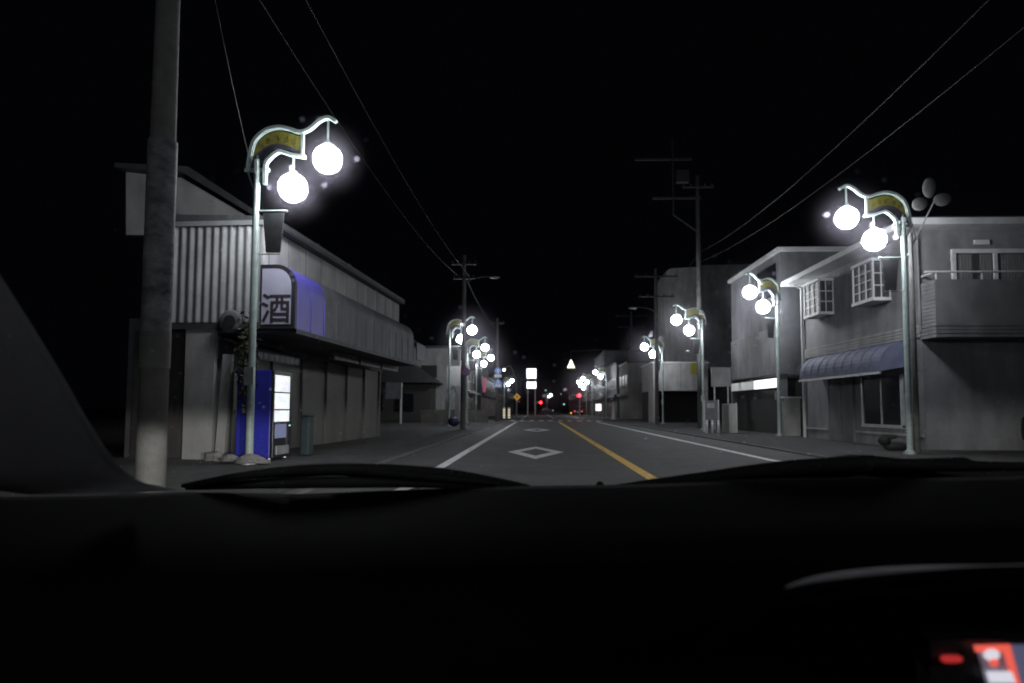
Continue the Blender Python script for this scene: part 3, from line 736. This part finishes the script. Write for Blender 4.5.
make_car('far_car', 'distant car with red tail lights in the right lane', (c.x-.6,125,0), PI, 'car_black', tail='e_red_dim').rotation_euler.z = 0
for o in bpy.data.objects:
    if o.get('label') == 'distant car with red tail lights in the right lane': o.rotation_euler.z = PI

# ------------------------------------------------------------------ grey house with balcony (right, near)
HB = thing('grey_house', 'grey two-storey corner house with balcony, bay windows and blue awning', 'house', (10.6,19.2,-.05))
LB = 8.3
MB().box(0,9,0,LB,0,3.25).build('ground_floor_wall', 'house_wall', HB)
mb = MB().box(0,9,.0,LB,3.25,6.15); mb.build('upper_wall', 'house_wall', HB)
# eave and fascia
MB().box(-.72,9.5,-.72,LB+.4,6.15,6.33).build('roof', 'house_white', HB)
MB().box(-.6,9.4,-.6,LB+.3,6.33,6.40).build('roof_sheet', 'roof', HB)
# siding band
mb = MB()
for k, z in enumerate((3.18,3.27,3.36,3.45)): mb.box(-.06-.01*(k % 2),-.001,-.0,LB,z,z+.075)
mb.build('siding_band', 'house_white' if False else 'plaster', HB)
mb = MB()
for k in range(13): mb.box(-.006,-.001,.05,LB,3.7+k*.19,3.71+k*.19)
mb.build('siding_joint', 'house_wall', HB)
# bay windows
def bay(y0, y1, z0, z1):
    b = MB().box(-.5,-.03,y0,y1,z0,z1).build('bay_window', 'glass_pane', HB)
    MB().box(-.56,-.001,y0-.06,y1+.06,z1,z1+.09).box(-.56,-.001,y0-.06,y1+.06,z0-.1,z0).build('bay_sill', 'house_white', b)
    f = MB()
    for x in (-.53,-.03): f.box(x,x+.055,y0-.035,y0-.001,z0,z1)
    f.box(-.53,-.5,y0-.03,y0+.03,z0,z1).box(-.53,-.5,y1-.04,y1+.03,z0,z1)
    n = 4
    for k in range(1,n): f.box(-.525,-.501,y0,y1,z0+(z1-z0)*k/n-.014,z0+(z1-z0)*k/n+.014)
    for k in range(1,3): f.box(-.528,-.502,y0+(y1-y0)*k/3-.016,y0+(y1-y0)*k/3+.016,z0,z1)
    for k in range(1,3): f.box(-.5,-.03,y0-.02,y0-.001,z0+(z1-z0)*k/3-.014,z0+(z1-z0)*k/3+.014)
    f.box(-.28,-.25,y0-.022,y0-.003,z0,z1)
    f.build('window_bars', 'house_white', b)
    MB().box(-.46,-.1,y0+.1,y1-.1,z0+.02,z1-.02)
bay(1.6,2.85,4.55,5.66); bay(5.55,6.85,4.68,5.80)
# awning
ap = [(0,3.16)] + [(-.8*math.sin(a), 2.45+.70*math.cos(a)) for a in [PI/2*k/8 for k in range(1,9)]] + [(-.8,2.28),(-.76,2.28),(0,2.42)]
aw = MB(); yy = .75
aw.prism(ap, .75, 6.75)
aw.build('awning', 'blue_cloth', HB)
mb = MB(); yy = .75
while yy < 6.4:
    pp = [(x-.012*(x<-.01), z+.012) for x, z in ap[:9]]
    mb.strip([Vector(p) for p in pp], .012, yy+.60, yy+.63); yy += .62
mb.build('awning_rib', 'blue_cloth', HB)
MB().box(-.82,-.78,.72,6.8,2.2,2.27).build('awning_rail', 'galv', HB)
# shop front below the awning
w1 = MB().box(-.04,.02,1.1,3.4,.72,2.15).build('shop_window', 'glass_dark', HB)
MB().box(-.07,.0,1.0,1.1,.65,2.2).box(-.07,.0,3.4,3.5,.65,2.2).box(-.08,.0,1.0,3.5,.62,.72).box(-.06,.0,2.2,2.27,.72,2.15).build('frame', 'galv', w1)
d1 = MB().box(-.04,.02,4.2,6.0,.05,2.15).build('shop_door', 'plaster_dark', HB)
MB().box(-.06,.0,4.1,4.2,.0,2.2).box(-.06,.0,6.0,6.1,0,2.2).box(-.06,.0,5.06,5.14,.05,2.15).build('frame', 'plaster_dark', d1)
MB().box(-.05,.0,.0,4.0,.42,.48).box(-.05,.0,6.2,LB,.42,.48).build('wall_ledge', 'plaster', HB)
# downspout at the far corner
MB().tube([(-.08,LB-.05,0),(-.08,LB-.05,6.0),(-.5,LB-.05,6.2)], .06, 8).build('downspout', 'house_white', HB)
MB().tube([(-.07,-.07,3.3),(-.07,-.07,5.9),(-.5,-.5,6.16)], .03, 8).build('downspout', 'house_wall', HB)
# balcony on the side facing the car
bl = MB().box(0.0,8.0,-.72,-.62,3.25,4.65).box(0.0,.1,-.62,0,3.25,4.65).box(0,8,-.72,0,3.12,3.25).build('balcony', 'house_wall', HB)
mb = MB()
for k, z in enumerate((3.1,3.2,3.3,3.4)): mb.box(-.035-.01*(k % 2),8.0,-.76-.01*(k % 2),-.721,z,z+.085).box(-.035-.01*(k % 2),-.001,-.72,0,z,z+.085)
mb.build('balcony_band', 'house_wall', bl)
mb = MB(); z = 3.52
while z < 4.6: mb.box(-.014,-.001,-.72,0,z,z+.06); z += .1
mb.build('balcony_siding', 'house_wall', bl)
rp = MB().tube(crv([(.05,-.02,4.86),(.05,-.62,4.86),(.12,-.68,4.86),(.4,-.68,4.86),(8,-.68,4.86)]), .03, 8)
for k in range(7): rp.tube([(.06+k*1.2,-.67,4.64),(.06+k*1.2,-.67,4.86)], .018, 6)
rp.build('balcony_rail', 'house_white', bl)
# upper window above balcony
w2 = MB().box(.95,3.1,-.03,.02,3.6,5.5).build('balcony_window', 'glass_pane', HB)
f = MB()
for x in (.86,1.98,3.1): f.box(x,x+.1,-.08,-.001,3.6,5.5)
f.box(.86,3.2,-.09,-.001,5.5,5.62).build('frame', 'house_white', w2)
mb = MB()
for a, b in ((1.0,1.42),(1.62,1.95),(2.12,3.06)):
    n = int((b-a)*26)
    for k in range(n):
        xa = a+(b-a)*k/n; xb = a+(b-a)*(k+1)/n; ya = -.034-.007*(k % 2); yb = -.034-.007*((k+1) % 2)
        mb.face([(xa,ya,3.6),(xb,yb,3.6),(xb,yb,5.48),(xa,ya,5.48)])
mb.build('curtain', 'curtain', w2)
MB().box(1.5,1.9,-.05,0,5.75,5.88).build('wall_vent', 'house_white', HB)

# dark pot and plant pot near the wall
t = thing('watering_pot', 'small dark pot with a curved spout lying by the grey house wall', 'pot', (gX(890,18.8),18.8,.03))
MB().ball((-.18,0,.27), 1, 14, 9, (.16,.15,.15)).build('pot', 'rubber', t, smooth=True)
MB().tube(crv([(-.1,0,.3),(.0,0,.34),(.12,0,.36)]), [.04]*13, 8).build('spout', 'rubber', t)
MB().ball((.12,0,.1), 1, 14, 8, (.33,.18,.13)).build('tray', 'rubber', t, smooth=True)

# ------------------------------------------------------------------ middle right building with lit opening
HC = thing('flat_roof_house', 'grey flat-roofed building with vertical siding above a lit dark opening', 'building', (10.6,30.0,.03))
LC = 7.6
MB().box(0,8,0,LC,4.5,8.0).build('upper_wall', 'plaster_dark', HC)
MB().box(-.15,8.1,-.15,LC+.1,8.0,8.18).build('roof_edge', 'house_white', HC)
MB().box(-.05,-.001,.5,3.0,6.2,7.6).build('window', 'glass_dark', HC)
mb = MB(); y = -.1
while y < 6.9: mb.box(-.24,-.201,y,y+.19,2.65,4.7); y += .27
mb.build('vertical_siding', 'house_wall', HC)
MB().box(-.2,8,-.12,7.1,2.62,4.72).build('projecting_floor', 'plaster_dark', HC)
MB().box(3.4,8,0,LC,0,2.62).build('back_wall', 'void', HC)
MB().box(-.1,.2,-.0,.3,0,2.62).box(-.1,.2,LC-.3,LC,0,2.62).build('pier', 'plaster_dark', HC)
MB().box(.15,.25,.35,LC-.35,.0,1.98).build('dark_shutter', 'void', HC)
LP_ = MB().box(-.19,-.14,.05,3.3,2.06,2.46).build('light_strip', 'e_shop', HC)
MB().box(-.19,-.14,3.4,7.2,2.06,2.46).build('dim_light_strip', 'e_shop_dim', HC)  # dimmer stretch of the lit interior, made as a glowing strip

t = thing('white_gatepost', 'pale rendered gate pillar right of the second right lamp', 'gate', (gX(791,28.6),28.6,.03))
MB().box(-.33,.33,-.15,.15,0,1.55).build('pillar', 'plaster', t, bevel=.02); MB().box(-.37,.37,-.19,.19,1.55,1.62).build('coping', 'house_white', t)

# notice board and small things on the right pavement
c = at(721,377,36); t = thing('white_notice_board', 'white rectangular board on two short legs above the dark garage edge', 'sign board', (c.x,36,c.z))
MB().box(-.5,.5,-.04,.04,-.5,.5).build('board', 'plaster', t)
for sx in (-.35,.35): MB().box(sx-.03,sx+.03,-.03,.03,-c.z+.07,-.5).build('leg', 'galv', t)
t = thing('information_panel', 'grey framed information panel standing behind the three bollards', 'sign board', (gX(711,33),33,.03))
mb = MB().box(-.34,.34,-.04,.04,.55,1.5); mb.build('panel', 'plaster_dark', t)
MB().box(-.2,.15,-.055,-.041,1.15,1.38).build('notice', 'plaster', t)
for sx in (.3,-.37): MB().box(sx,sx+.07,-.06,.06,0,1.55).build('post', 'galv', t)
b0 = None
for px, lab in ((706.5,'leftmost of the three short white bollards by the tall right pole'),(712,'middle one of the three short white bollards by the tall right pole'),(718,'rightmost of the three short white bollards by the tall right pole')):
    if b0 is None:
        b0 = thing('bollard', lab, 'bollard', (0,0,0), 0, 'three short white bollards'); MB().lathe([(.001,0),(.055,0),(.055,.56),(.035,.6),(.001,.61)], seg=12).build('post', 'house_white', b0, smooth=True)
        MB().lathe([(.058,.42),(.058,.48)], seg=12).build('reflective_band', 'white_sign', b0); o = b0
    else: o = copy_tree(b0)
    o.location = (gX(px,31.2),31.2,.03); o['label'] = lab
t = thing('rendered_pillar', 'pale wall stub right of the information panel', 'wall', (gX(729,32.5),32.5,.03))
MB().box(-.17,.17,-.6,.6,0,1.35).build('stub', 'plaster', t, bevel=.02); MB().tube([(.35,0,0),(.35,0,1.35),(.32,0,1.4)], .025, 6).build('pipe', 'house_white', t)
MB().box(.25,.75,-.03,.03,.02,.03).build('pipe_foot', 'galv', t)

# white garage and tall block
G = thing('white_garage', 'low white-fronted garage with dark open bay behind the fourth right lamp', 'garage', (9.4,56,.03))
MB().box(0,4.4,0,6,2.6,4.85).build('front_wall', 'plaster', G)
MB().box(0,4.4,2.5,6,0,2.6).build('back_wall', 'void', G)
for x in (0,4.2): MB().box(x,x+.2,.02,2.5,0,2.6).build('side_pier', 'plaster', G)
MB().box(-.1,4.5,-.1,6.1,4.85,4.95).build('roof_edge', 'house_white', G)
mb = MB()
for k in range(1,4): mb.box(k*1.1,k*1.1+.03,-.012,-.001,2.6,4.85)
mb.build('wall_joint', 'plaster_dark', G)
ys = at(694,368.5,55.6); o = MB().box(-.28,.28,-.05,.05,-.45,.45).build('yellow_sign', 'sign_yellow'); o.location = ys; tag(o, 'small yellow sign on the white garage front', 'sign')
TB = thing('tall_block', 'big plain grey block with rounded top corner behind the white garage', 'building', (11.6,62.5,.05))
r = .8
MB().prism([(0,0),(0,14.0-r)]+[(r-r*math.cos(a),14.0-r+r*math.sin(a)) for a in [PI/2*k/6 for k in range(1,7)]]+[(3.1,14.1),(3.1,0)], 0, 4).build('wall', 'plaster', TB)
MB().prism([(3.11,0),(3.11,14.4),(12,14.5),(12,0)], .6, 9).build('rear_wing', 'plaster_dark', TB)
for k in range(3): MB().box(1.4,2.6,-.04,0,5.8+k*2.8,7.0+k*2.8).build('window', 'plaster', TB) if False else None
MB().box(-.25,-.001,.2,3.8,3.2,3.6).build('ledge', 'plaster', TB)
shop(10.0, 76, 84, 6.2, 'right two-storey building just left of the fourth right lamp', 1, 'plaster', floors=2)
shop(9.9, 86, 99, 6.8, 'dark building behind the fifth right lamp', 1, 'plaster_dark', floors=2)
shop(9.8, 100, 118, 9.5, 'taller dark building beside the far right lamp cluster', 1, 'plaster_dark', floors=3)
shop(9.8, 120, 150, 6.5, 'low dark building at the far end of the right lamp cluster', 1, 'plaster_dark')
shop(9.6, 155, 210, 6.0, 'most distant building on the right side', 1, 'plaster_dark', parapet=False)
c = at(613.5,410,70); t = thing('white_cone', 'pale folded parasol-like cone on the right pavement past the square lit sign', 'cone', (c.x,70,.03))
MB().lathe([(.001,0),(.26,0),(.2,.3),(.08,1.6),(.03,1.9),(.001,1.9)], seg=12).build('cone', 'house_white', t, smooth=True)
MB().box(-.3,.3,-.3,.3,-.001,.03).build('base', 'rubber', t)

# ------------------------------------------------------------------ the car we look out of
CAR = thing('car_cabin', 'dark interior of the car around the viewer, dashboard, pillar and wipers', 'car', (0,0,0))
def grid(name, rows, m, parent=CAR, smooth=True, close=False):
    mb = MB(); base = 0
    for r in rows: mb.v += [tuple(p) for p in r]
    n = len(rows[0])
    for i in range(len(rows)-1):
        for j in range(n-1): mb.f.append((i*n+j, i*n+j+1, (i+1)*n+j+1, (i+1)*n+j))
    return mb.build(name, m, parent, smooth=smooth)
# dashboard: rows from the cowl back to the front face; its front edge follows the photograph's line
edge_px = [(-160,500),(0,497),(70,496),(135,495),(185,492),(300,494),(420,489),(520,486),(620,484.5),(760,481),(900,478),(1024,476),(1200,474)]
E = [at(x, y, 1.02-.10*abs((x-512)/560)**2) for x, y in edge_px]
rows = [[Vector((p.x*1.02, p.y+.02, p.z-.14)) for p in E], E]
for dy, dz in ((.02,-.003),(.09,-.014),(.18,-.030),(.27,-.052),(.32,-.08),(.345,-.13),(.35,-.3),(.345,-.6)):
    rows.append([Vector((p.x*(1-.12*dy), p.y-dy, p.z+dz)) for p in E])
grid('dashboard', rows, 'dash')
# driver's instrument hood: curved visor
c0_ = at(1010,600,.72)
hpx = ((700,640),(740,612),(790,586),(830,578.5),(880,573.5),(930,570),(980,568),(1040,567),(1120,570),(1200,585),(1280,640))
hood = [[at(x, y, .66)+Vector((0,0,-.012)) for x, y in hpx], [at(x, y, .58)+Vector((0,0,-.002)) for x, y in hpx], [at(x, y, .525) for x, y in hpx],
        [at(x, y+9, .522) for x, y in hpx], [at(x, y+16, .60) for x, y in hpx]]
grid('instrument_hood', hood, 'dash')
# pale tapered strip in place of a lamp glint along the hood edge
glint_path = [at(x, y, .52) for x, y in ((785,588),(800,583),(830,577),(880,571.5),(930,568),(980,566),(1040,565),(1120,568))]
MB().tube(crv(glint_path), [.0006+.0020*math.sin(PI*min(1,max(0,k/(len(crv(glint_path))-12))))**1.2 for k in range(len(crv(glint_path)))], 10).build('hood_glint', 'dash_glint', CAR, smooth=True)
def px_plate(pts, Y, m, name, parent, th=.003):
    P_ = [at(x,y,Y) for x, y in pts]; mb = MB().prism([(p.x,p.z) for p in P_], Y, Y+th); return mb.build(name, m, parent)
cl = px_plate([(930,640),(1075,640),(1085,720),(930,720)], .56, 'black_frame', 'instrument_cluster', CAR, .02)
px_plate([(942,657),(945,656),(959,656),(963,658),(962,661.5),(957,662.8),(945,662.8),(942,661)], .555, 'e_dashred', 'red_indicator', cl, .002)
px_plate([(976,645),(1060,645),(1060,700),(990,700)], .558, 'e_gback', 'screen', cl, .001)
px_plate([(974,645.5),(1010,644.5),(1022,690),(1016,690),(1004,652),(976,652)], .554, 'e_gauge', 'red_bracket', cl, .001)
px_plate([(1012,645),(1050,645),(1050,690),(1023,690)], .5565, 'e_gblue', 'blue_field', cl, .001)
px_plate([(992+8*math.cos(2*PI*k/16)*1.0,655+6*math.sin(2*PI*k/16)) for k in range(16)], .5535, 'e_icon', 'round_icon', cl, .001)
px_plate([(994.5+4.5*math.cos(2*PI*k/16),663+4*math.sin(2*PI*k/16)) for k in range(16)], .5525, 'e_gauge', 'red_dot', cl, .001)
px_plate([(987,672),(1012,672),(1016,683),(990,683)], .5535, 'e_icon', 'lower_digits', cl, .001)
# A pillars with rounded inner edge
def pillar(pts, name, sgn):
    rows = []
    for px, py, Y in pts:
        p = at(px, py, Y)
        rows.append([p+Vector((sgn*.07,.06,0)), p, p+Vector((sgn*.008,-.012,0)), p+Vector((sgn*.03,-.03,0)), p+Vector((sgn*.09,-.05,0)), p+Vector((sgn*.16,-.06,-.0)), p+Vector((sgn*.2,.03,0))])
    return grid(name, rows, 'pillar')
pillar([(-260,-60,.55),(-120,95,.62),(0,275,.72),(30,322,.75),(60,371,.78),(85,415,.81),(105,447,.83),(120,467,.845),(135,479,.86),(152,486,.875),(180,490,.885)], 'windscreen_pillar', -1)
# mirrored pillar on the driver's side, outside the frame
rows = []
for z, y, x in ((.93,.9,.80),(1.1,.75,.76),(1.3,.5,.70),(1.5,.25,.64)): rows.append([Vector((x,y+.05,z)),Vector((x,y,z)),Vector((x+.04,y-.04,z)),Vector((x+.14,y-.03,z)),Vector((x+.16,y+.04,z))])
grid('windscreen_pillar', rows, 'pillar')
# windscreen glass
ws = []
for i in range(13):
    a = i/12; row = []
    for j in range(21):
        u = -1+2*j/20; row.append(Vector((u*(.86-.16*a), 1.12-.92*a-.14*u*u, .955+.60*a)))
    ws.append(row)
grid('windscreen', ws, 'windscreen')
# roof, doors, bonnet so the car is whole
rf = []
for i in range(6):
    a = i/5; rf.append([Vector((-.70+1.4*j/8, .18-1.5*a, 1.56+.05*math.sin(PI*min(1,a+.3)/1.3)-.05*abs(-1+2*j/8)**2)) for j in range(9)])
grid('roof_lining', rf, 'dash')
for s_, nm in ((-1,'door_trim'),(1,'door_trim')):
    MB().box(s_*.80,s_*.88,-1.2,.85,.3,.93).build(nm, 'dash', CAR, bevel=.01)
bn = []
for i in range(8):
    a = i/7; bn.append([Vector((-.78+1.56*j/10, 1.13+.80*a, .90-.10*a-.12*a**4-.05*abs(-1+2*j/10)**3)) for j in range(11)])
bn.append([Vector((p.x, p.y+.03, .3)) for p in bn[-1]])
grid('bonnet', bn, 'car_black')
MB().box(-.8,.8,1.06,1.16,.80,.925).build('cowl', 'rubber', CAR)
for sx in (-.62,.62):
    MB().ball((sx,1.985,.64), 1, 12, 8, (.13,.03,.07)).build('headlight', 'chrome', CAR)
# wipers parked at the foot of the glass (outside)
def wiper(pts_top, thick, name='wiper'):
    up = crv([at(x,y,Y) for x,y,Y in pts_top]); mb = MB()
    n = len(up)
    mb.tube(up, [thick*(.35+.65*math.sin(PI*min(1,max(0,k/(n-1)))) ) for k in range(n)], 8)
    return mb.build(name, 'rubber', CAR, smooth=True)
wiper([(182,486,1.02),(240,476,1.03),(300,470,1.04),(360,469,1.05),(430,472,1.06),(480,478,1.06),(530,487,1.06)], .009)
wiper([(205,484,1.05),(260,479,1.06),(320,477,1.07),(380,480,1.08),(420,487,1.08)], .007, 'wiper_arm')
wiper([(330,472,1.06),(400,474,1.06),(460,477,1.07),(520,486,1.07)], .009, 'wiper_arm')
wiper([(620,487,1.06),(700,478,1.06),(780,469,1.05),(860,464,1.04),(870,463,1.04),(930,466,1.03),(1060,467,1.0)], .013)
wiper([(186,488,1.045),(250,484,1.05),(340,482,1.06),(430,483,1.06),(528,488,1.06)], .0095, 'wiper_arm')
wiper([(290,474,1.05),(350,471,1.05),(430,477,1.05),(500,484,1.05)], .0065, 'wiper_arm')
nz_ = at(600,485,1.06); MB().ball((nz_.x,1.06,nz_.z), .006, 10, 6).build('washer_nozzle', 'rubber', CAR)
# dark cowl hump behind right wiper
hp = [(600,487),(660,478),(720,472),(740,470),(790,462),(850,454.5),(872,455),(885,459),(950,457.5),(965,457),(975,461),(1024,462),(1180,464)]
tp = [at(x,y,1.07) for x,y in hp]
grid('cowl_cover', [[p+Vector((0,-.04,-.10)) for p in tp],[p+Vector((0,-.02,-.01)) for p in tp],tp,[p+Vector((0,.03,-.003)) for p in tp],[p+Vector((0,.06,-.08)) for p in tp]], 'rubber')

# headlights: the car's own low beams, cut off just above the lamp height
def beam_nodes(l):
    l.use_nodes = True; N = l.node_tree.nodes; L = l.node_tree.links; em = N['Emission']
    g = N.new('ShaderNodeNewGeometry'); sp = N.new('ShaderNodeSeparateXYZ'); L.new(g.outputs['Incoming'], sp.inputs[0])
    # Incoming points back to the lamp's target: sign handled by the ranges below (z of the ray leaving the lamp)
    a = N.new('ShaderNodeMapRange'); a.interpolation_type = 'SMOOTHSTEP'
    a.inputs['From Min'].default_value = .040; a.inputs['From Max'].default_value = -.004; a.inputs['To Min'].default_value = 0; a.inputs['To Max'].default_value = 1
    b = N.new('ShaderNodeMapRange'); b.inputs['From Min'].default_value = -.45; b.inputs['From Max'].default_value = -.03; b.inputs['To Min'].default_value = .02; b.inputs['To Max'].default_value = 1
    L.new(sp.outputs[2], a.inputs['Value']); L.new(sp.outputs[2], b.inputs['Value'])
    m = N.new('ShaderNodeMath'); m.operation = 'MULTIPLY'; L.new(a.outputs[0], m.inputs[0]); L.new(b.outputs[0], m.inputs[1])
    L.new(m.outputs[0], em.inputs['Strength'])
for sx in (-.62,.62):
    l = bpy.data.lights.new('low_beam', 'SPOT'); l.energy = 1800; l.color = (1,.97,.92); l.spot_size = math.radians(150); l.spot_blend = 1; l.shadow_soft_size = .04
    beam_nodes(l)
    o = bpy.data.objects.new('low_beam', l); C.objects.link(o); o.parent = CAR; o.location = (sx,2.05,.64)
    o.rotation_euler = (math.radians(88),0,0)
